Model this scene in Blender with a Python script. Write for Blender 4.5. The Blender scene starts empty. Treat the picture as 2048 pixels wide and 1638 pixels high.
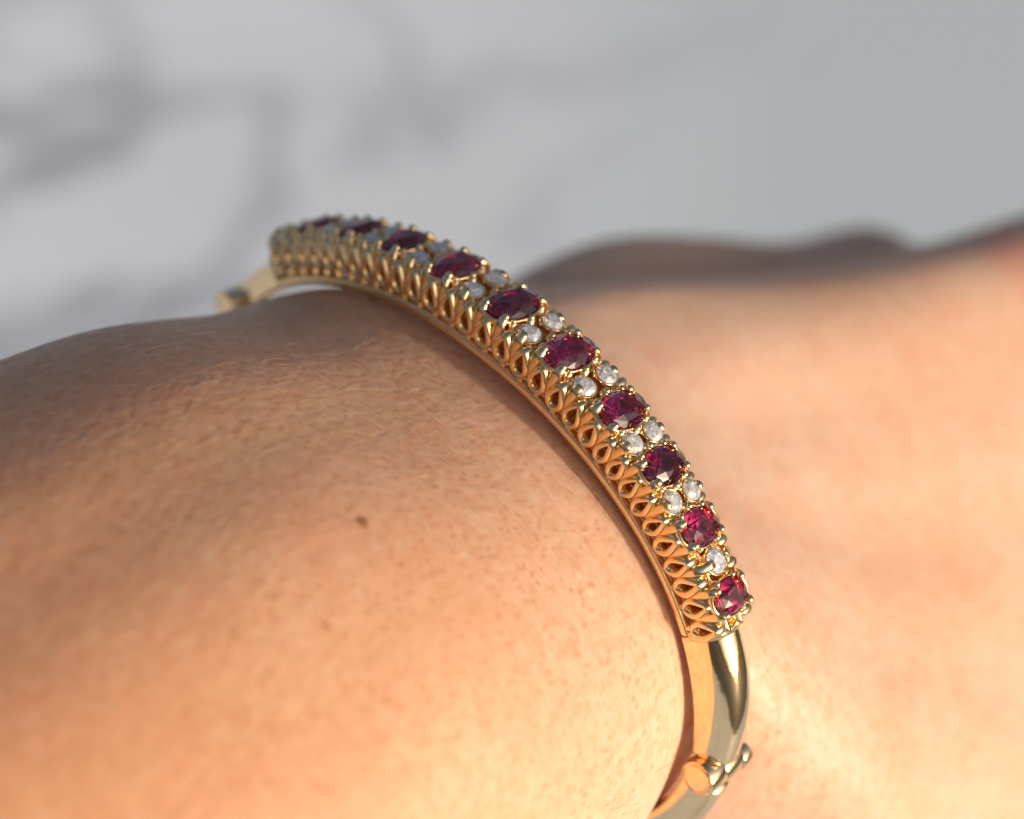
import bpy, bmesh, math, random
import numpy as np
from mathutils import Vector, Matrix
random.seed(7)
rng = np.random.default_rng(7)
S = 0.001                       # everything below is written in millimetres
scene = bpy.context.scene
COL = scene.collection

# ------------------------------------------------------------------ camera
# bangle frame: x = width, y = up, z = towards the elbow   ->   world: (x, -z, y)
def W(x, y, z): return Vector((x, -z, y)) * S
RIGHT = Vector((0.70699, 0.67176, 0.22113)); DOWN = Vector((0.56960, -0.35554, -0.74104))
FWD = Vector((-0.41918, 0.64987, -0.63400))
cam_data = bpy.data.cameras.new('camera'); cam = bpy.data.objects.new('camera', cam_data); COL.objects.link(cam)
m = Matrix((( RIGHT.x, -DOWN.x, -FWD.x, 60.94*S), (RIGHT.y, -DOWN.y, -FWD.y, -90.69*S), (RIGHT.z, -DOWN.z, -FWD.z, 106.935*S), (0,0,0,1)))
cam.matrix_world = m
cam_data.sensor_width = 36; cam_data.lens = 60.45; cam_data.sensor_fit = 'HORIZONTAL'
cam_data.clip_start = 0.005; cam_data.clip_end = 500
cam_data.dof.use_dof = True; cam_data.dof.focus_distance = 0.1305; cam_data.dof.aperture_fstop = 13
cam_data.dof.aperture_blades = 0
scene.camera = cam

# ------------------------------------------------------------------ light
SUN_EL, SUN_AZ = math.radians(11.5), math.radians(2)   # azimuth measured from +x towards +y
sdir = Vector((math.cos(SUN_EL)*math.cos(SUN_AZ), math.cos(SUN_EL)*math.sin(SUN_AZ), math.sin(SUN_EL)))
world = bpy.data.worlds.new("World"); scene.world = world; world.use_nodes = True
nt = world.node_tree; nt.nodes.clear()
sky = nt.nodes.new('ShaderNodeTexSky'); sky.sky_type = 'NISHITA'; sky.sun_disc = False
sky.sun_elevation = SUN_EL; sky.sun_rotation = math.pi/2 - SUN_AZ
sky.dust_density = 10.0; sky.ozone_density = 1.0; sky.air_density = 0.65
bg = nt.nodes.new('ShaderNodeBackground'); bg.inputs['Strength'].default_value = 0.15
wo = nt.nodes.new('ShaderNodeOutputWorld')
nt.links.new(sky.outputs[0], bg.inputs[0]); nt.links.new(bg.outputs[0], wo.inputs[0])
sun_d = bpy.data.lights.new('sun', 'SUN'); sun = bpy.data.objects.new('sun', sun_d); COL.objects.link(sun)
sun_d.energy = 2.45; sun_d.angle = math.radians(1.5); sun_d.color = (1.0, 0.90, 0.80)
sun.rotation_euler = sdir.to_track_quat('Z', 'Y').to_euler()
scene.view_settings.view_transform = 'Standard'; scene.view_settings.look = 'None'
scene.view_settings.exposure = 0.58; scene.view_settings.gamma = 1.0
scene.cycles.max_bounces = 14; scene.cycles.transmission_bounces = 12; scene.cycles.glossy_bounces = 8
scene.cycles.diffuse_bounces = 4; scene.cycles.sample_clamp_indirect = 8.0; scene.cycles.blur_glossy = 0.3
try:
    scene.cycles.use_denoising = True; scene.cycles.denoiser = 'OPENIMAGEDENOISE'
    scene.cycles.denoising_prefilter = 'ACCURATE'
except Exception: pass

# ------------------------------------------------------------------ helpers
def lin(a, b, n): return [float(v) for v in np.linspace(a, b, n)]
def link(name, me, parent=None, mat=None, matrix=None, smooth=True):
    o = bpy.data.objects.new(name, me); COL.objects.link(o)
    if mat is not None and len(me.materials) == 0: me.materials.append(mat)
    if parent is not None: o.parent = parent
    if matrix is not None: o.matrix_local = matrix
    if smooth:
        me.polygons.foreach_set('use_smooth', [True]*len(me.polygons))
    return o
def mesh(name, v, f, smooth=True):
    me = bpy.data.meshes.new(name); me.from_pydata([tuple(p) for p in v], [], f); me.update()
    return me
class MB:
    """collects vertices (in metres) and faces"""
    def __init__(s): s.v = []; s.f = []
    def grid(s, rows, close_u=False, close_v=False, cap=False):
        b = len(s.v); n = len(rows); k = len(rows[0])
        for r in rows: s.v += [Vector(p) for p in r]
        for i in range(n if close_u else n-1):
            for j in range(k if close_v else k-1):
                a = b+i*k+j; c = b+i*k+(j+1)%k; d = b+((i+1)%n)*k+(j+1)%k; e = b+((i+1)%n)*k+j
                s.f.append((a, c, d, e))
        if cap:
            s.f.append(tuple(b+j for j in range(k))[::-1]); s.f.append(tuple(b+(n-1)*k+j for j in range(k)))
    def sweep(s, pts, ra, rb, up, n=10, closed=False, cap=True, frames=None):
        """elliptical section: ra across (tangent x up), rb along up"""
        rows = []; N = len(pts)
        for i, p in enumerate(pts):
            p = Vector(p)
            a = Vector(pts[(i-1) % N] if closed or i > 0 else pts[0]); c = Vector(pts[(i+1) % N] if closed or i < N-1 else pts[-1])
            t = (c-a).normalized(); u = Vector(up[i]) if isinstance(up, list) else Vector(up)
            side = t.cross(u).normalized(); u2 = side.cross(t).normalized()
            A = ra[i] if hasattr(ra, '__len__') else ra; B = rb[i] if hasattr(rb, '__len__') else rb
            rows.append([p + side*(A*math.cos(2*math.pi*j/n)) + u2*(B*math.sin(2*math.pi*j/n)) for j in range(n)])
        s.grid(rows, close_u=closed, close_v=True, cap=cap and not closed)
    def ball(s, c, rx, ry, rz, n=10, m=7):
        c = Vector(c); rows = []
        for i in range(m+1):
            th = math.pi*i/m
            rows.append([c+Vector((rx*math.sin(th)*math.cos(2*math.pi*j/n), ry*math.sin(th)*math.sin(2*math.pi*j/n), rz*math.cos(th))) for j in range(n)])
        s.grid(rows, close_v=True)
    def me(s, name, scale=S):
        me = mesh(name, [p*scale for p in s.v], s.f)
        bm = bmesh.new(); bm.from_mesh(me); bmesh.ops.remove_doubles(bm, verts=bm.verts, dist=1e-7)
        bmesh.ops.recalc_face_normals(bm, faces=bm.faces); bm.to_mesh(me); bm.free()
        return me

def new_mat(name):
    mt = bpy.data.materials.new(name); mt.use_nodes = True; n = mt.node_tree; n.nodes.clear()
    out = n.nodes.new('ShaderNodeOutputMaterial'); b = n.nodes.new('ShaderNodeBsdfPrincipled')
    n.links.new(b.outputs[0], out.inputs[0]); return mt, n, b, out
def noise(n, vec, scale, detail=3, rough=0.5, dist=0.0):
    t = n.nodes.new('ShaderNodeTexNoise'); t.inputs['Scale'].default_value = scale; t.inputs['Detail'].default_value = detail
    t.inputs['Roughness'].default_value = rough; t.inputs['Distortion'].default_value = dist
    if vec is not None: n.links.new(vec, t.inputs['Vector'])
    return t
def ramp(n, fac, stops):
    r = n.nodes.new('ShaderNodeValToRGB'); e = r.color_ramp.elements
    while len(e) > 1: e.remove(e[-1])
    e[0].position = stops[0][0]; e[0].color = stops[0][1]
    for p, c in stops[1:]:
        q = e.new(p); q.color = c
    n.links.new(fac, r.inputs[0]); return r
def mix(n, fac, a, b, mode='MIX'):
    x = n.nodes.new('ShaderNodeMix'); x.data_type = 'RGBA'; x.blend_type = mode
    for k, v in ((0, fac), (6, a), (7, b)):
        if hasattr(v, 'is_linked') or hasattr(v, 'node'): n.links.new(v, x.inputs[k])
        else: x.inputs[k].default_value = v
    return x.outputs[2]
def math_n(n, op, a, b=None, c=None, clamp=False):
    x = n.nodes.new('ShaderNodeMath'); x.operation = op; x.use_clamp = clamp
    for k, v in enumerate((a, b, c)):
        if v is None: continue
        if hasattr(v, 'node'): n.links.new(v, x.inputs[k])
        else: x.inputs[k].default_value = v
    return x.outputs[0]
def mapping(n, vec, scale=(1,1,1), rot=(0,0,0), loc=(0,0,0)):
    x = n.nodes.new('ShaderNodeMapping'); n.links.new(vec, x.inputs[0])
    x.inputs['Scale'].default_value = scale; x.inputs['Rotation'].default_value = rot; x.inputs['Location'].default_value = loc
    return x.outputs[0]
def coords(n, k='Object'):
    return n.nodes.new('ShaderNodeTexCoord').outputs[k]
def bump(n, h, strength, dist, normal=None):
    b = n.nodes.new('ShaderNodeBump'); b.inputs['Strength'].default_value = strength; b.inputs['Distance'].default_value = dist
    n.links.new(h, b.inputs['Height'])
    if normal is not None: n.links.new(normal, b.inputs['Normal'])
    return b.outputs[0]

# ------------------------------------------------------------------ materials
def gold_mat(name, col, rough):
    mt, n, b, _ = new_mat(name)
    geo = n.nodes.new('ShaderNodeNewGeometry').outputs['Position']
    b.inputs['Metallic'].default_value = 1.0
    nz = noise(n, geo, 900, 3, 0.6)
    c = ramp(n, nz.outputs[0], [(0.35, (*[v*0.93 for v in col], 1)), (0.65, (*col, 1))])
    n.links.new(c.outputs[0], b.inputs['Base Color'])
    sc = noise(n, mapping(n, geo, (1, 6, 1)), 2500, 2, 0.6)
    r = n.nodes.new('ShaderNodeMapRange'); n.links.new(sc.outputs[0], r.inputs[0])
    r.inputs['To Min'].default_value = rough*0.6; r.inputs['To Max'].default_value = rough*1.5
    n.links.new(r.outputs[0], b.inputs['Roughness'])
    bn = bump(n, noise(n, geo, 700, 2, 0.5).outputs[0], 0.35, 0.00006)
    n.links.new(bn, b.inputs['Normal'])
    return mt
GOLD = gold_mat('gold', (0.93, 0.67, 0.36), 0.20)
GOLD_SMOOTH = gold_mat('polished_gold', (0.95, 0.72, 0.43), 0.11)
def gem_mat(name, col, ior, rough, incl=None):
    mt, n, b, out = new_mat(name)
    b.inputs['Base Color'].default_value = (*col, 1); b.inputs['Transmission Weight'].default_value = 1.0
    b.inputs['IOR'].default_value = ior; b.inputs['Roughness'].default_value = rough
    if incl:
        co = n.nodes.new('ShaderNodeNewGeometry').outputs['Position']
        nz = noise(n, co, 2600, 2, 0.6)
        a = n.nodes.new('ShaderNodeBsdfPrincipled'); a.inputs['Base Color'].default_value = (*incl[1], 1); a.inputs['Roughness'].default_value = 0.06; a.inputs['IOR'].default_value = 2.3
        x = n.nodes.new('ShaderNodeMixShader'); f = ramp(n, nz.outputs[0], [(0.30, (0.15, 0.15, 0.15, 1)), (0.62, (incl[0],)*3 + (1,))])
        n.links.new(f.outputs[0], x.inputs[0]); n.links.new(b.outputs[0], x.inputs[1]); n.links.new(a.outputs[0], x.inputs[2])
        n.links.new(x.outputs[0], out.inputs[0])
    return mt
GARNET = gem_mat('garnet', (0.45, 0.02, 0.10), 1.76, 0.0)
_n = GARNET.node_tree; _oi = _n.nodes.new('ShaderNodeObjectInfo')
_r = ramp(_n, _oi.outputs['Random'], [(0.0, (0.24, 0.006, 0.035, 1)), (0.5, (0.38, 0.012, 0.065, 1)), (1.0, (0.55, 0.022, 0.12, 1))])
_n.links.new(_r.outputs[0], [q for q in _n.nodes if q.type == 'BSDF_PRINCIPLED'][0].inputs['Base Color'])
DIAMOND = gem_mat('diamond', (0.96, 0.96, 0.98), 2.3, 0.02, (0.42, (0.95, 0.97, 1.0)))

# ------------------------------------------------------------------ marble slab far below the wrist
def marble_mat():
    mt, n, b, _ = new_mat('grey_veined_marble')
    co = coords(n)
    m1 = mapping(n, co, (2.3, 0.9, 1), (0, 0, math.radians(-18)))
    v = noise(n, m1, 3.2, 4, 0.5, 1.2)
    vein = ramp(n, v.outputs[0], [(0.43, (0, 0, 0, 1)), (0.485, (1, 1, 1, 1)), (0.54, (0, 0, 0, 1))])
    g = noise(n, co, 2.0, 2, 0.5)
    gate = ramp(n, g.outputs[0], [(0.42, (0, 0, 0, 1)), (0.60, (1, 1, 1, 1))])
    fac = mix(n, 1.0, vein.outputs[0], gate.outputs[0], 'MULTIPLY')
    cl = noise(n, co, 1.3, 2, 0.5)
    base = ramp(n, cl.outputs[0], [(0.38, (0.57, 0.635, 0.655, 1)), (0.65, (0.78, 0.815, 0.865, 1))])
    c = mix(n, fac, base.outputs[0], (0.36, 0.385, 0.415, 1))
    n.links.new(c, b.inputs['Base Color']); b.inputs['Roughness'].default_value = 0.55
    return mt
def slab(name, x0, x1, y0, y1, z0, z1, mat, parent=None):
    me = bpy.data.meshes.new(name); bm = bmesh.new()
    bmesh.ops.create_cube(bm, size=1.0)
    for v in bm.verts:
        v.co = Vector((x0+(v.co.x+.5)*(x1-x0), y0+(v.co.y+.5)*(y1-y0), z0+(v.co.z+.5)*(z1-z0)))
    bmesh.ops.bevel(bm, geom=bm.edges[:], offset=0.004, segments=3, affect='EDGES')
    bm.to_mesh(me); bm.free()
    return link(name, me, parent, mat, smooth=False)
TOP = -0.26
mb = slab('marble_ground', -6.0, 0.50, -0.60, 8.0, TOP-0.04, TOP, marble_mat())
mb['kind'] = 'structure'; mb['label'] = 'pale grey marble slab with soft dark veins far behind the wrist'

def ground_mat():  # unseen dark floor, added so the gold mirrors a dark stripe
    mt, n, b, _ = new_mat('dark_reflected_ground')
    co = coords(n); a = noise(n, co, 60, 4, 0.6)
    n.links.new(ramp(n, a.outputs[0], [(0.3, (0.03, 0.03, 0.03, 1)), (0.7, (0.06, 0.057, 0.055, 1))]).outputs[0], b.inputs['Base Color'])
    b.inputs['Roughness'].default_value = 0.9; return mt
gp = MB(); gp.grid([[(-300, -300, -1.02), (300, -300, -1.02)], [(-300, 300, -1.02), (300, 300, -1.02)]])
gr = link('ground', gp.me('ground', 1.0), None, ground_mat(), smooth=False); gr['kind'] = 'structure'; gr['label'] = 'unseen dark ground added beyond the slab to reflect in the gold'
# ------------------------------------------------------------------ arm and hand : one continuous body
# sections across the arm at Y (towards the fingers): cx, cz, rx, rz, tilt
SEC = [(-150, -12, -18, 44, 36, 0), (-100, -8, -13, 39, 32, 0), (-60, -4, -7.0, 34, 27, 0), (-38, -1.8, -2.2, 32, 24.8, 0), (-22, -0.8, 0.2, 30.8, 23.6, 0),
       (-10, 0.4, -0.6, 29.7, 22.4, 0), (-4, 0.2, -0.8, 29.0, 22.3, 0), (1, 0.0, -1.1, 27.6, 22.1, 0), (8, 4.2, -5.0, 30.5, 21.2, -8), (18, 10.0, -11.0, 34.5, 21.2, -17),
       (32, 15.5, -17.3, 38, 21.0, -26), (52, 23.5, -22.2, 41, 20, -32), (78, 31, -25.0, 43, 19.5, -34), (105, 36, -23.8, 42, 17, -33), (115, 38, -24.3, 40, 14, -33)]
def sec_e(y): t = min(1, max(0, (y-4)/30)); return 2.25+0.75*t*t*(3-2*t)*1.8     # squarer across the back of the hand
def catmull(keys, y):
    ys = [k[0] for k in keys]; i = max(0, min(len(keys)-2, int(np.searchsorted(ys, y)) - 1))
    def slope(j):
        j0, j1 = max(0, j-1), min(len(keys)-1, j+1)
        return (np.array(keys[j1][1:]) - np.array(keys[j0][1:])) / (ys[j1]-ys[j0])
    h = ys[i+1]-ys[i]; t = (y-ys[i])/h; p0, p1 = np.array(keys[i][1:]), np.array(keys[i+1][1:]); m0, m1 = slope(i)*h, slope(i+1)*h
    return (2*t**3-3*t*t+1)*p0 + (t**3-2*t*t+t)*m0 + (-2*t**3+3*t*t)*p1 + (t**3-t*t)*m1
def arm_body():
    b = MB(); rows = []
    for y in lin(SEC[0][0], SEC[-1][0], 130):
        cx, cz, rx, rz, tl = [float(q) for q in catmull(SEC, y)]
        e = sec_e(y)
        row = []
        for j in range(96):
            a = 2*math.pi*j/96; c, s_ = math.cos(a), math.sin(a)
            if c > 0: e = 2.25
            else: e = sec_e(y)
            X, Z = rx*math.copysign(abs(c)**(2/e), c), rz*math.copysign(abs(s_)**(2/e), s_); k = math.radians(tl)
            row.append(Vector((cx+X*math.cos(k)-Z*math.sin(k), y, cz+X*math.sin(k)+Z*math.cos(k))))
        rows.append(row)
    b.grid(rows, close_v=True, cap=True)
    def limb(pts, rad):
        P = [Vector(p) for p in pts]; path = []; rr = []
        for i in range(len(P)-1):
            for t in lin(0, 1, 9)[:-1 if i < len(P)-2 else None]:
                a, c = P[max(0, i-1)], P[min(len(P)-1, i+2)]
                m0, m1 = (P[i+1]-a)*.5, (c-P[i])*.5
                path.append((2*t**3-3*t*t+1)*P[i]+(t**3-2*t*t+t)*m0+(-2*t**3+3*t*t)*P[i+1]+(t**3-t*t)*m1)
                rr.append(rad[i]*(1-t)+rad[i+1]*t)
        d = (path[-1]-path[-2]).normalized(); r = rr[-1]
        for k in range(1, 7):
            ang = k/7*math.pi/2; path.append(path[len(path)-k if k > 1 else -1] if False else path[-1]); rr.append(r)
        path = path[:-6]; rr = rr[:-6]; tip = path[-1]
        for k in range(1, 8):
            ang = k/7.3*math.pi/2; path.append(tip+d*(r*math.sin(ang))); rr.append(r*math.cos(ang))
        b.sweep(path, rr, rr, Vector((0, 0.01, 1)) if abs(d.z) < .9 else Vector((1, 0, 0)), n=28)
    # thumb, beyond the back of the hand
    limb([(-10, 8, -13), (-19.5, 35.7, -12.5), (-21.9, 54.8, -14.1), (-21.0, 74.4, -19.9), (-18.7, 83.4, -21.6), (-16.1, 94.0, -23.5), (-13.9, 103.9, -22.7)], [12, 10.8, 11.4, 10.8, 10.1, 10.3, 9.9])
    # fingers
    kt = math.radians(-27)
    for u, l, r in ((-30, 74, 9.5), (-10, 84, 9.8), (11, 80, 9.4), (30, 62, 8.4)):
        k = l/80; bx, bz = 37+u*math.cos(kt), -26+u*math.sin(kt)
        limb([(bx, 92, bz), (bx+u*.04, 116, bz), (bx+u*.08, 116+38*k, bz-3), (bx+u*.1, 116+64*k, bz-11), (bx+u*.1, 116+84*k, bz-22)], [r*1.15, r*1.12, r, r*.9, r*.75])
    return b
body = arm_body().me('person')
arm = link('person', body)
arm['label'] = 'bare forearm and hand with thumb beyond, wearing the jewelled gold bangle'; arm['category'] = 'person'
md = arm.modifiers.new('r', 'REMESH'); md.mode = 'VOXEL'; md.voxel_size = 0.8*S
ms = arm.modifiers.new('s', 'SMOOTH'); ms.iterations = 14; ms.factor = 0.5
dg = bpy.context.evaluated_depsgraph_get()
me2 = bpy.data.meshes.new_from_object(arm.evaluated_get(dg)); arm.modifiers.clear(); arm.data = me2; me2.name = 'person'
me2.polygons.foreach_set('use_smooth', [True]*len(me2.polygons))

def maprange(n, v, a, b, c=0.0, d=1.0, smooth=True):
    x = n.nodes.new('ShaderNodeMapRange'); x.interpolation_type = 'SMOOTHSTEP' if smooth else 'LINEAR'
    n.links.new(v, x.inputs[0])
    for k, q in ((1, a), (2, b), (3, c), (4, d)): x.inputs[k].default_value = q
    return x.outputs[0]
BROWN, PALE, RED = (0.26, 0.07, 0.025, 1), (0.80, 0.60, 0.48, 1), (0.62, 0.24, 0.17, 1)
# marks on the skin: position, radius, strength, colour, stretch
MOLES = [(8.06, -22.93, 23.3, 0.72, 0.9, BROWN), (12.77, -30.28, 21.59, 0.50, 0.45, BROWN), (5.05, -25.23, 23.67, 0.25, 0.3, BROWN),
         (16.9, 48.1, 7.8, 1.5, 0.8, PALE), (9.1, 84.0, 9.1, 9.0, 0.6, RED)]
def skin_mat():
    mt, n, b, _ = new_mat('skin')
    co = coords(n)
    sep = n.nodes.new('ShaderNodeSeparateXYZ'); n.links.new(co, sep.inputs[0]); Yc = sep.outputs[1]
    big = noise(n, co, 38, 3, 0.55)
    lit_mix = maprange(n, Yc, -0.045, 0.018)  # deeper forearm, paler hand: mostly shaded and lit tone put into skin colour
    dk = ramp(n, big.outputs[0], [(0.30, (0.56, 0.27, 0.135, 1)), (0.52, (0.60, 0.31, 0.165, 1)), (0.72, (0.63, 0.345, 0.19, 1))])
    lt = ramp(n, big.outputs[0], [(0.30, (0.59, 0.36, 0.235, 1)), (0.52, (0.63, 0.405, 0.28, 1)), (0.72, (0.66, 0.44, 0.315, 1))])
    base = mix(n, lit_mix, dk.outputs[0], lt.outputs[0])
    wob = noise(n, co, 420, 2, 0.5)
    wsub = n.nodes.new('ShaderNodeVectorMath'); wsub.operation = 'SUBTRACT'; n.links.new(wob.outputs[1], wsub.inputs[0]); wsub.inputs[1].default_value = (.5, .5, .5)
    wsc = n.nodes.new('ShaderNodeVectorMath'); wsc.operation = 'SCALE'; n.links.new(wsub.outputs[0], wsc.inputs[0]); wsc.inputs['Scale'].default_value = 0.0011
    wad = n.nodes.new('ShaderNodeVectorMath'); wad.operation = 'ADD'; n.links.new(co, wad.inputs[0]); n.links.new(wsc.outputs[0], wad.inputs[1]); wv = wad.outputs[0]
    def cells(scale, mp=(1, 1, 1), rot=(0, 0, 0), rnd=0.9):
        v = n.nodes.new('ShaderNodeTexVoronoi'); v.feature = 'SMOOTH_F1'; v.inputs['Scale'].default_value = scale
        v.inputs['Smoothness'].default_value = 0.35; v.inputs['Randomness'].default_value = rnd
        n.links.new(mapping(n, wv, mp, rot), v.inputs['Vector']); return v.outputs['Distance']
    fine = cells(1650, (1, 0.8, 1), (0, 0, 0.6)); mid = cells(760, (1, 0.7, 1), (0, 0, -0.4))
    # redder pores in the little hollows
    vp = n.nodes.new('ShaderNodeTexVoronoi'); vp.inputs['Scale'].default_value = 1300; n.links.new(mapping(n, wv, (1, 0.75, 1), (0, 0, 0.5)), vp.inputs['Vector'])
    pores = maprange(n, vp.outputs['Distance'], 0.44, 0.12)
    gate = maprange(n, noise(n, co, 330, 3, 0.6).outputs[0], 0.28, 0.58)
    f1 = math_n(n, 'MULTIPLY', math_n(n, 'MULTIPLY', pores, gate), 0.42)
    f1 = math_n(n, 'MULTIPLY', f1, maprange(n, Yc, 0.030, 0.0, 0.35, 1.0))
    c1 = mix(n, f1, base, (0.42, 0.15, 0.055, 1))
    mot = maprange(n, noise(n, mapping(n, co, (1, 1.1, 1)), 800, 4, 0.6).outputs[0], 0.42, 0.66, 0.0, 0.36)
    c2 = mix(n, mot, c1, (0.52, 0.23, 0.10, 1))
    pale = maprange(n, noise(n, mapping(n, co, (1.3, 1, 1), (0, 0, .7), (.3, .1, 0)), 620, 3, 0.6).outputs[0], 0.50, 0.72, 0.0, 0.25)
    c2 = mix(n, pale, c2, (0.74, 0.50, 0.34, 1))
    blot = maprange(n, noise(n, co, 130, 3, 0.5).outputs[0], 0.45, 0.7, 0.0, 0.25)
    c2 = mix(n, blot, c2, (0.60, 0.27, 0.15, 1))
    for (mx, my, mz, r, k, mc) in MOLES:
        ds = n.nodes.new('ShaderNodeVectorMath'); ds.operation = 'DISTANCE'; n.links.new(wv, ds.inputs[0]); ds.inputs[1].default_value = (mx*S, my*S, mz*S)
        c2 = mix(n, maprange(n, ds.outputs['Value'], r*S, r*.35*S, 0.0, k), c2, mc)
    n.links.new(c2, b.inputs['Base Color'])
    b.inputs['Subsurface Weight'].default_value = 0.7; b.inputs['Subsurface Radius'].default_value = (1.0, 0.34, 0.15)
    b.inputs['Subsurface Scale'].default_value = 0.0018
    rr = maprange(n, noise(n, co, 900, 2, 0.5).outputs[0], 0.35, 0.65, 0.42, 0.62); n.links.new(rr, b.inputs['Roughness'])
    b.inputs['Specular IOR Level'].default_value = 0.35
    # relief: domed cells, crossing furrows, folds running with the bangle
    nb = bump(n, math_n(n, 'SUBTRACT', 1.0, fine), 0.6, 0.00005)
    nb = bump(n, math_n(n, 'SUBTRACT', 1.0, mid), 0.5, 0.00006, nb)
    def furrow(rot, sc, st, width, depth, nb, gatev=None):
        q = noise(n, mapping(n, co, st, rot), sc, 2, 0.5, 0.6)
        a = math_n(n, 'ABSOLUTE', math_n(n, 'SUBTRACT', q.outputs[0], 0.5))
        h = maprange(n, a, 0.0, width)
        if gatev is not None: h = math_n(n, 'SUBTRACT', 1.0, math_n(n, 'MULTIPLY', math_n(n, 'SUBTRACT', 1.0, h), gatev))
        return bump(n, h, 0.6, depth, nb)
    near = math_n(n, 'MULTIPLY', maprange(n, Yc, 0.030, 0.006), maprange(n, Yc, -0.030, -0.008))
    nb = furrow((0, 0, 0.0), 300, (0.22, 1.6, 0.22), 0.07, 0.00006, nb, near)
    nb = bump(n, noise(n, mapping(n, co, (0.6, 1.4, 0.6)), 150, 3, 0.5).outputs[0], 0.3, 0.00022, nb)
    n.links.new(nb, b.inputs['Normal'])
    return mt
SKIN = skin_mat(); me2.materials.clear(); me2.materials.append(SKIN)

# tendon ridges on the back of the hand and a few soft hollows, moved along the normal
from mathutils import noise as mnoise
nv = len(me2.vertices)
_c = np.empty(nv*3, np.float32); me2.vertices.foreach_get('co', _c); _c = _c.reshape(-1, 3).astype(float)
_nn = np.empty(nv*3, np.float32); me2.vertex_normals.foreach_get('vector', _nn); _nn = _nn.reshape(-1, 3)
_d = np.zeros(nv)
for i in range(nv):
    x, y, z = _c[i]/S; nz_ = float(_nn[i, 2]); d = 0.0
    if nz_ > 0:
        g = min(1, max(0, (y-14)/18))*min(1, max(0, (118-y)/14))
        if g > 0: d += g*0.14*math.cos((x-8-0.26*y)/(4.4+0.05*y)*math.pi*0.95)*min(1, nz_*1.6)
        if -60 < y < 0:
            e_ = min(1, -y/12)*min(1, (60+y)/20); d += e_*(0.16*math.exp(-((x-9-0.05*y)/5)**2) - 0.14*math.exp(-((x+2)/4)**2))
    d += 0.22*mnoise.noise(Vector((x/11, y/14, z/11)))*(0.8 if abs(y) > 7 else .25)
    _d[i] = d
_c += _nn*_d[:, None]*S
me2.vertices.foreach_set('co', _c.astype(np.float32).ravel()); me2.update()
def hairs(N=1700):
    b = MB(); tris = me2.polygons; k = 0; r = random.Random(5); P = len(tris)
    while k < N:
        f = tris[r.randrange(P)]; c = f.center/S; nrm = f.normal
        if not (-95 < c.y < 95) or nrm.z < -.35 or abs(c.y) < 3.2: continue
        dirv = Vector((0.55+r.uniform(-.3, .3), 0.75+r.uniform(-.35, .3), r.uniform(-.2, .2))); dirv -= nrm*dirv.dot(nrm)
        if dirv.length < .1: continue
        dirv.normalize(); sd = nrm.cross(dirv); L = r.uniform(1.2, 3.6)*(0.6 if c.y > 5 else 1); lift = r.uniform(.18, .55); curl = r.uniform(-.25, .25); pts = []; rad = []
        for t in (0, .35, .7, 1):
            pts.append(c - nrm*.05 + dirv*(L*t) + nrm*(L*lift*(t-.55*t*t)) + sd*(curl*L*t*t)); rad.append(0.017*(1-.75*t))
        b.sweep(pts, rad, rad, nrm, n=3, cap=False); k += 1
    return b.me('arm_hair')
hm, hn, hb, _ = new_mat('fair_hair'); hb.inputs['Base Color'].default_value = (0.60, 0.38, 0.22, 1); hb.inputs['Roughness'].default_value = 0.35
ah = link('arm_hair', hairs(), arm, hm); ah['kind'] = 'stuff'; ah['label'] = 'fine fair down on the skin'

# ------------------------------------------------------------------ the bangle
A, B = 30.13, 23.707
_th = np.linspace(math.pi*1.9, -math.pi*1.3, 10001); _x = A*np.cos(_th); _y = B*np.sin(_th)
_L = np.concatenate([[0], np.cumsum(np.hypot(np.diff(_x), np.diff(_y)))]); _L -= np.interp(-math.pi/2, -_th, _L)
_tx, _ty = np.gradient(_x, _L), np.gradient(_y, _L)
def fr(s, h=0.0, w=0.0):
    """point, along, up(out), side(elbow) of the bangle at arc s"""
    x, y, tx, ty = (float(np.interp(s, _L, q)) for q in (_x, _y, _tx, _ty))
    l = math.hypot(tx, ty); tx /= l; ty /= l
    return Vector((x-ty*h, -w, y+tx*h)), Vector((tx, 0, ty)), Vector((-ty, 0, tx)), Vector((0, -1, 0))
def PT(s, h, w): return fr(s, h, w)[0]
def FM(s, h, w, sc=(1, 1, 1), tilt=0.0, flip=1):
    """local x = along, y = side (times flip), z = out"""
    p, t, o, sd = fr(s, h, w)
    y = sd*flip; x = t
    if tilt: z = (o*math.cos(tilt)+y*math.sin(tilt)).normalized(); y = (y*math.cos(tilt)-o*math.sin(tilt)).normalized()
    else: z = o
    M = Matrix(((x.x*sc[0], y.x*sc[1], z.x*sc[2], p.x*S), (x.y*sc[0], y.y*sc[1], z.y*sc[2], p.y*S), (x.z*sc[0], y.z*sc[1], z.z*sc[2], p.z*S), (0, 0, 0, 1)))
    return M
bangle = bpy.data.objects.new('bangle', None); COL.objects.link(bangle)
bangle['label'] = 'gold hinged bangle set with dark red garnets and paired diamonds around the wrist'; bangle['category'] = 'bangle'

H = 3.89
SG = [-20.85, -16.14, -11.42, -6.06, -0.23, 5.44, 11.03, 15.78, 20.57, 25.64]   # the garnets
C0 = -0.2
def taper(s): return max(0.0, 1-0.0085*abs(s-C0))          # 1 in the middle, 0.78 at the ends
def hw_rail(s): return 2.37*taper(s)
def hw_top(s): return 2.85*(1-0.0115*abs(s-C0))
def garnet_size(s): u = abs(s-C0)/25.8; return 3.35-0.6*u, 5.2-1.35*u     # along, across
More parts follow.
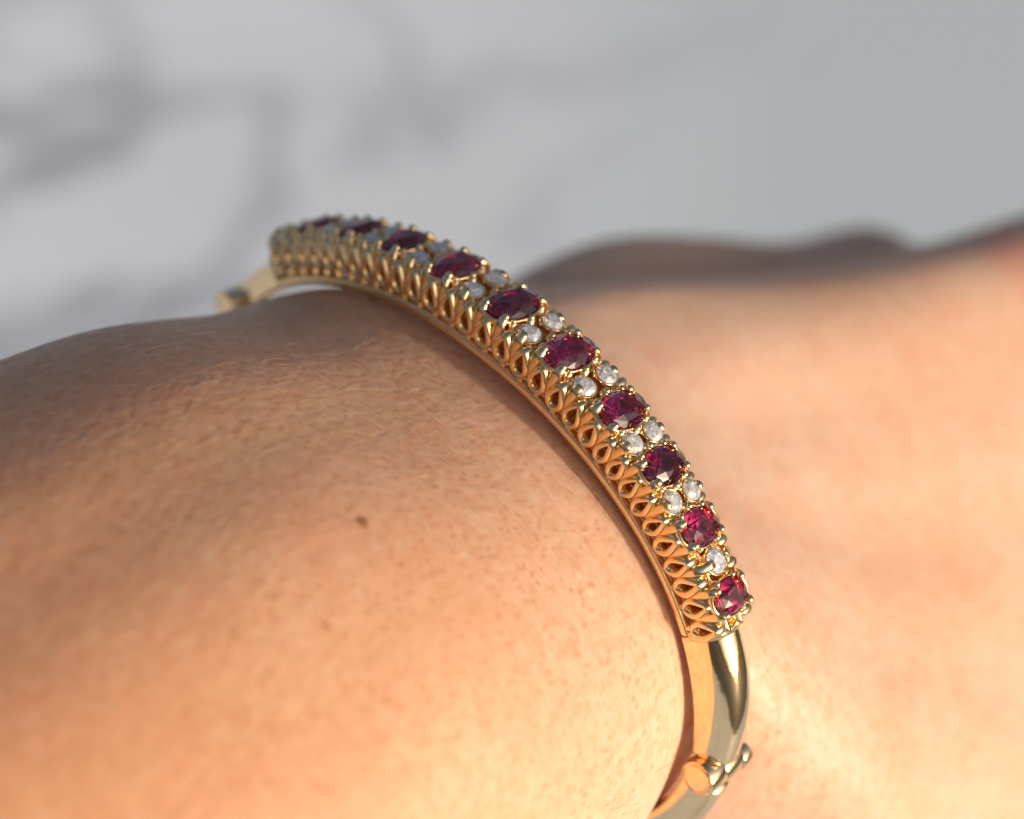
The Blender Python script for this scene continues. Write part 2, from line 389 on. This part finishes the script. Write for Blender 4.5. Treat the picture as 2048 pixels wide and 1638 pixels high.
# rails at the foot of the gallery
E0, E1 = -25.9, 28.0
for sd in (1, -1):
    b = MB(); rows = []
    for s in lin(E0, E1, 240):
        hw = hw_rail(s); prof = [(-.8, .05), (-.87, -.25), (-.8, -.75), (-.5, -.8), (-.05, -.8), (.03, -.6), (.05, -.2), (0, .03), (-.2, .13), (-.55, .13)]
        rows.append([PT(s, h, sd*(hw+w)) for h, w in prof])
    b.grid(rows, close_v=True, cap=True); link('base_rail', b.me('base_rail'), bangle, GOLD)
# faceted stones
def gem_mesh(name, n=8, crown=0.17, pav=0.40, table=0.56):
    bm = bmesh.new(); P = []
    for i in range(n):
        a = 2*math.pi*i/n; a2 = a+math.pi/n
        P.append((table/2*math.cos(a), table/2*math.sin(a), crown)); P.append((.405*math.cos(a2), .405*math.sin(a2), crown*.60))
        P.append((.19*math.cos(a2), .19*math.sin(a2), -pav*.66))
    for i in range(2*n):
        a = math.pi*i/n
        P.append((.5*math.cos(a), .5*math.sin(a), 0.012)); P.append((.5*math.cos(a), .5*math.sin(a), -0.02))
    P.append((0, 0, -pav))
    vs = [bm.verts.new(p) for p in P]; r = bmesh.ops.convex_hull(bm, input=vs)
    bmesh.ops.delete(bm, geom=[v for v in bm.verts if not v.link_faces], context='VERTS')
    bmesh.ops.dissolve_limit(bm, angle_limit=0.02, verts=bm.verts, edges=bm.edges)
    bmesh.ops.recalc_face_normals(bm, faces=bm.faces)
    me = bpy.data.meshes.new(name); bm.to_mesh(me); bm.free(); return me
GM = gem_mesh('garnet', 8, 0.19, 0.46, 0.52); GM.materials.append(GARNET)
DM = gem_mesh('diamond', 8, 0.19, 0.44, 0.55); DM.materials.append(DIAMOND)
# collet: open cup, unit diameter 1 at the girdle
def cup_mesh(name, depth):
    b = MB(); rows = []
    prof = [(.47, -.06), (.52, -.015), (.545, .0), (.575, -.02), (.57, -.12), (.46, -.45*depth), (.36, -depth), (.30, -depth), (.29, -depth*.95), (.40, -.5*depth), (.485, -.12)]
    for j in range(28):
        a = 2*math.pi*j/28; rows.append([Vector((r*math.cos(a), r*math.sin(a), z)) for r, z in prof])
    b.grid(rows, close_u=True, close_v=True); return b.me(name, 1.0)
CUP = cup_mesh('collet', 0.62); CUP.materials.append(GOLD)
for s in SG:
    a, c = garnet_size(s)
    link('garnet', GM, bangle, matrix=FM(s, H-.02, 0, (a*S, c*S, (a+c)/2*.9*S)), smooth=False)
    link('collet', CUP, bangle, matrix=FM(s, H-.02, 0, (a*S, c*S, 3.6*S)))
MID = [(SG[i]+SG[i+1])/2 for i in range(len(SG)-1)]
LAST = len(MID)-1; END_DIA = -23.45      # a single diamond before the last garnet, and one closing the far end
DIA = [(END_DIA, 0.0, 1.9)]
for i, s in enumerate(MID):
    u = abs(s-C0)/25.8
    if i == LAST: DIA.append((s, 0.0, 2.0))
    else:
        for sg in (1, -1): DIA.append((s, sg*(1.40-.28*u), 1.92-.18*u))
for s, w, d in DIA:
    rot = Matrix.Rotation(random.random()*3, 4, 'Z')
    tl = 0.10*math.copysign(1, w) if w else 0
    M = FM(s, H-.10, w, (d*S, d*S, d*S), tilt=tl)
    link('diamond', DM, bangle, matrix=M @ rot, smooth=False)
    link('collet', CUP, bangle, matrix=FM(s, H-.10, w, (d*S, d*S, 3.0*S), tilt=tl))
# scalloped gallery: teardrop loops that stand side by side on the rail, claws rising between them
SLOT = []                       # arc positions of the claws
for i, s in enumerate(SG):
    pl = (SG[i]-SG[i-1]) if i else (SG[1]-SG[0]); pr = (SG[i+1]-SG[i]) if i <= LAST else (SG[-1]-SG[-2])
    SLOT += [s-pl*.17, s+pr*.17]
    if i <= LAST: SLOT.append(MID[i])
claw_kind = {}
def wall(s, h, sd):             # side position of the gallery wall at height h
    t = h/H; return sd*(hw_rail(s)*(1-t)+hw_top(s)*t - 0.35 + 0.25*math.sin(math.pi*min(1, t)))
def loop_mesh(s0, s1, sd):
    b = MB(); sm = (s0+s1)/2+random.uniform(-.05, .05); hwid = (s1-s0)/2-.27; tb = random.uniform(.31, .38); ht_ = random.uniform(.94, 1.05); N = 26; pts = []; up = []
    for k in range(N):
        a = 2*math.pi*k/N; c, sn = math.cos(a), math.sin(a)
        hh = 1.80 + (1.5*ht_*sn if sn > 0 else .92*sn); wd = hwid*(c*(1-.55*max(0, sn)**1.2))
        pts.append(PT(sm+wd, hh, wall(sm, hh, sd))); up.append(Vector((0, -1, 0)))
    b.sweep(pts, tb, .70, up, n=10, closed=True)
    # foot joining the loop to the rail
    b.sweep([PT(sm, h, wall(sm, h, sd)) for h in (-.15, .2, .6, .95)], [.5, .36, .34, .4], [.42, .36, .36, .4], Vector((0, -1, 0)), n=10)
    return b
def claw_mesh(s, sd, wt, tall=4.25, lean=0.0, r=0.30):
    """tapered claw from the junction of two loops up over the edge of the stone at wt"""
    b = MB(); hs = [1.15, 1.8, 2.5, 3.1, 3.6, 3.95, 4.14, tall]; N = len(hs); pts = []; ra = []; rb = []
    for k, h in enumerate(hs):
        w0 = wall(s, h, sd); t = max(0, (h-3.1)/(tall-3.1)); w = w0*(1-t*t)+wt*t*t + sd*.12*math.sin(math.pi*t)
        pts.append(PT(s+lean*t, h, w)); ra.append((.26, .33, .50, .56, .50, .40, .33, .2)[k]); rb.append((.34, .38, .40, .38, .34, .30, .26, .16)[k])
    b.sweep(pts, ra, rb, Vector((0, -1, 0)), n=12)
    r *= random.uniform(.9, 1.15); p = PT(s+lean, tall-.06, wt-sd*.02)
    b.ball(p, r*1.1, r*1.1, r, n=12, m=8)
    return b
for sd in (1, -1):
    for i in range(len(SLOT)-1):
        link('gallery_loop', loop_mesh(SLOT[i], SLOT[i+1], sd).me('gallery_loop'), bangle, GOLD)
    for k in (0, 1): link('gallery_loop', loop_mesh(SLOT[0]-1.75*(k+1), SLOT[0]-1.75*k, sd).me('gallery_loop'), bangle, GOLD)
    for k in (1, 2): link('claw', claw_mesh(SLOT[0]-1.75*k, sd, sd*(1.0 if k == 1 else .7), 4.0).me('claw'), bangle, GOLD)
    link('gallery_loop', loop_mesh(SLOT[-1], SLOT[-1]+1.7, sd).me('gallery_loop'), bangle, GOLD)
    for i, s in enumerate(SLOT):
        k = i % 3
        if k == 2:
            j = i//3; wt = sd*(2.15-.3*abs(s-C0)/25.8) if j != LAST else sd*1.0
            link('claw', claw_mesh(s, sd, wt, 4.0).me('claw'), bangle, GOLD)
        else:
            g = SG[i//3]; a, c = garnet_size(g); ds = s-g; wt = sd*(c/2*math.sqrt(max(0, 1-(2*ds/a)**2))*0.97+.03)
            link('claw', claw_mesh(s, sd, wt, 4.22).me('claw'), bangle, GOLD)
for sd in (1, -1):
    b = MB(); rows = []
    for s in lin(SLOT[0]-3.2, SLOT[-1]+1.5, 160):
        rows.append([PT(s, h, wall(s, h, sd)-sd*q) for h, q in ((1.0, .75), (2.0, .72), (3.35, .7), (3.4, 1.0), (2.0, 1.1), (.95, 1.1))])
    b.grid(rows, close_v=True, cap=True); link('gallery_lining', b.me('gallery_lining'), bangle, GOLD)
# grain beads between the stones on the crest
BB = MB(); BB.ball((0, 0, 0), .30, .30, .26, n=12, m=8); BBm = BB.me('bead'); BBm.materials.append(GOLD)
PB = MB(); PB.sweep([(0, 0, -2.2), (0, 0, -1), (0, 0, -.1)], [.45, .5, .34], [.45, .5, .34], Vector((0, 1, 0)), n=10); PB.ball((0, 0, -.05), .30, .30, .24, n=12, m=8)
PBm = PB.me('bead'); PBm.materials.append(GOLD)
for i, s in enumerate(MID):
    for sg in (-1, 1):
        g = SG[i] if sg < 0 else SG[i+1]; a, c = garnet_size(g)
        if i != LAST:
            link('bead', PBm, bangle, matrix=FM(g-sg*(a/2+.13), H+.12, 0, (1, 1, 1)))
        for sd in (1, -1):
            ww = sd*(c/2*.62); ss = g-sg*(a/2*.78+.12)
            link('bead', PBm, bangle, matrix=FM(ss, H+.08, ww if i != LAST else sd*c/2*.5, (.85, .85, .9)))
# end plates of the gallery
for s, sg in ((E0, -1), (E1, 1)):
    b = MB(); rows = []
    hw = hw_rail(s)
    for t, hh, k in ((0, 2.9, 1.0), (.35, 3.15, 1.02), (.7, 2.95, 1.0), (.8, 2.2, .92)):
        row = []
        for j in range(28):
            a = 2*math.pi*j/28; c, sn = math.cos(a), math.sin(a)
            row.append(PT(s+sg*(t-.35), 1.0+(hh-1.0)*sn if sn > 0 else 1.0+2.05*sn, (hw+.28)*k*math.copysign(abs(c)**.8, c)))
        rows.append(row)
    b.grid(rows, close_v=True, cap=True); link('end_plate', b.me('end_plate'), bangle, GOLD)
# plain shanks, hinge and back half
def shank(name, s0, s1, n, size, mat=GOLD_SMOOTH):
    b = MB(); rows = []
    for s in lin(s0, s1, n):
        hw, hb, ht = size((s-s0)/(s1-s0)); row = []
        for j in range(36):
            a = 2*math.pi*j/36; c, sn = math.cos(a), math.sin(a)
            h = (hb + (ht-hb)*abs(sn)**.78) if sn >= 0 else hb + .55*math.copysign(abs(sn)**.6, sn)
            row.append(PT(s, h, hw*math.copysign(abs(c)**.78, c)))
        rows.append(row)
    b.grid(rows, close_v=True, cap=True); return link(name, b.me(name), bangle, mat)
HS = 40.9
shank('shank', E1+.1, HS-1.6, 60, lambda t: (1.95-.25*t+.15*math.sin(math.pi*t), -.5, 2.95-.75*t+.35*math.sin(math.pi*t)))
HF = -34.6                      # the clasp on the far side
shank('shank', E0-.1, HF+1.5, 40, lambda t: (1.6-.2*t, -.4, 2.0-.2*t))
shank('back_half', HS+1.4, 169.74+HF-1.4, 200, lambda t: (1.7, -.5, 2.2))
def knuckle(s, w0, w1, r, h=0.7, name='hinge_knuckle', groove=False):
    b = MB(); rows = []; g = 1 if w1 > w0 else -1
    face = ((0, .02), (0, .77), (.14, .79), (.14, .86), (0, .88), (.03, .95), (.2, 1)) if groove else ((0, .02), (0, .93), (.03, .98), (.09, 1))
    for w, k in [(w0+g*q, k) for q, k in face] + [(w1-g*.09, 1), (w1-g*.03, .98), (w1, .93), (w1, .02)]:
        p, t, o, sdv = fr(s, h, w)
        rows.append([p+t*(r*k*math.cos(2*math.pi*j/32))+o*(r*k*math.sin(2*math.pi*j/32)) for j in range(32)])
    b.grid(rows, close_v=True, cap=True); o = link(name, b.me(name), bangle, GOLD_SMOOTH)
    md = o.modifiers.new('b', 'EDGE_SPLIT'); md.split_angle = math.radians(40); return o
for s in (HS, HF):
    knuckle(s, 2.35, .4, 1.6, groove=True); knuckle(s, .37, -1.95, 1.6)
    knuckle(s, -1.9, -3.0, 1.2, h=1.2, name='hinge_pin')
print('script done', len(bpy.data.objects))
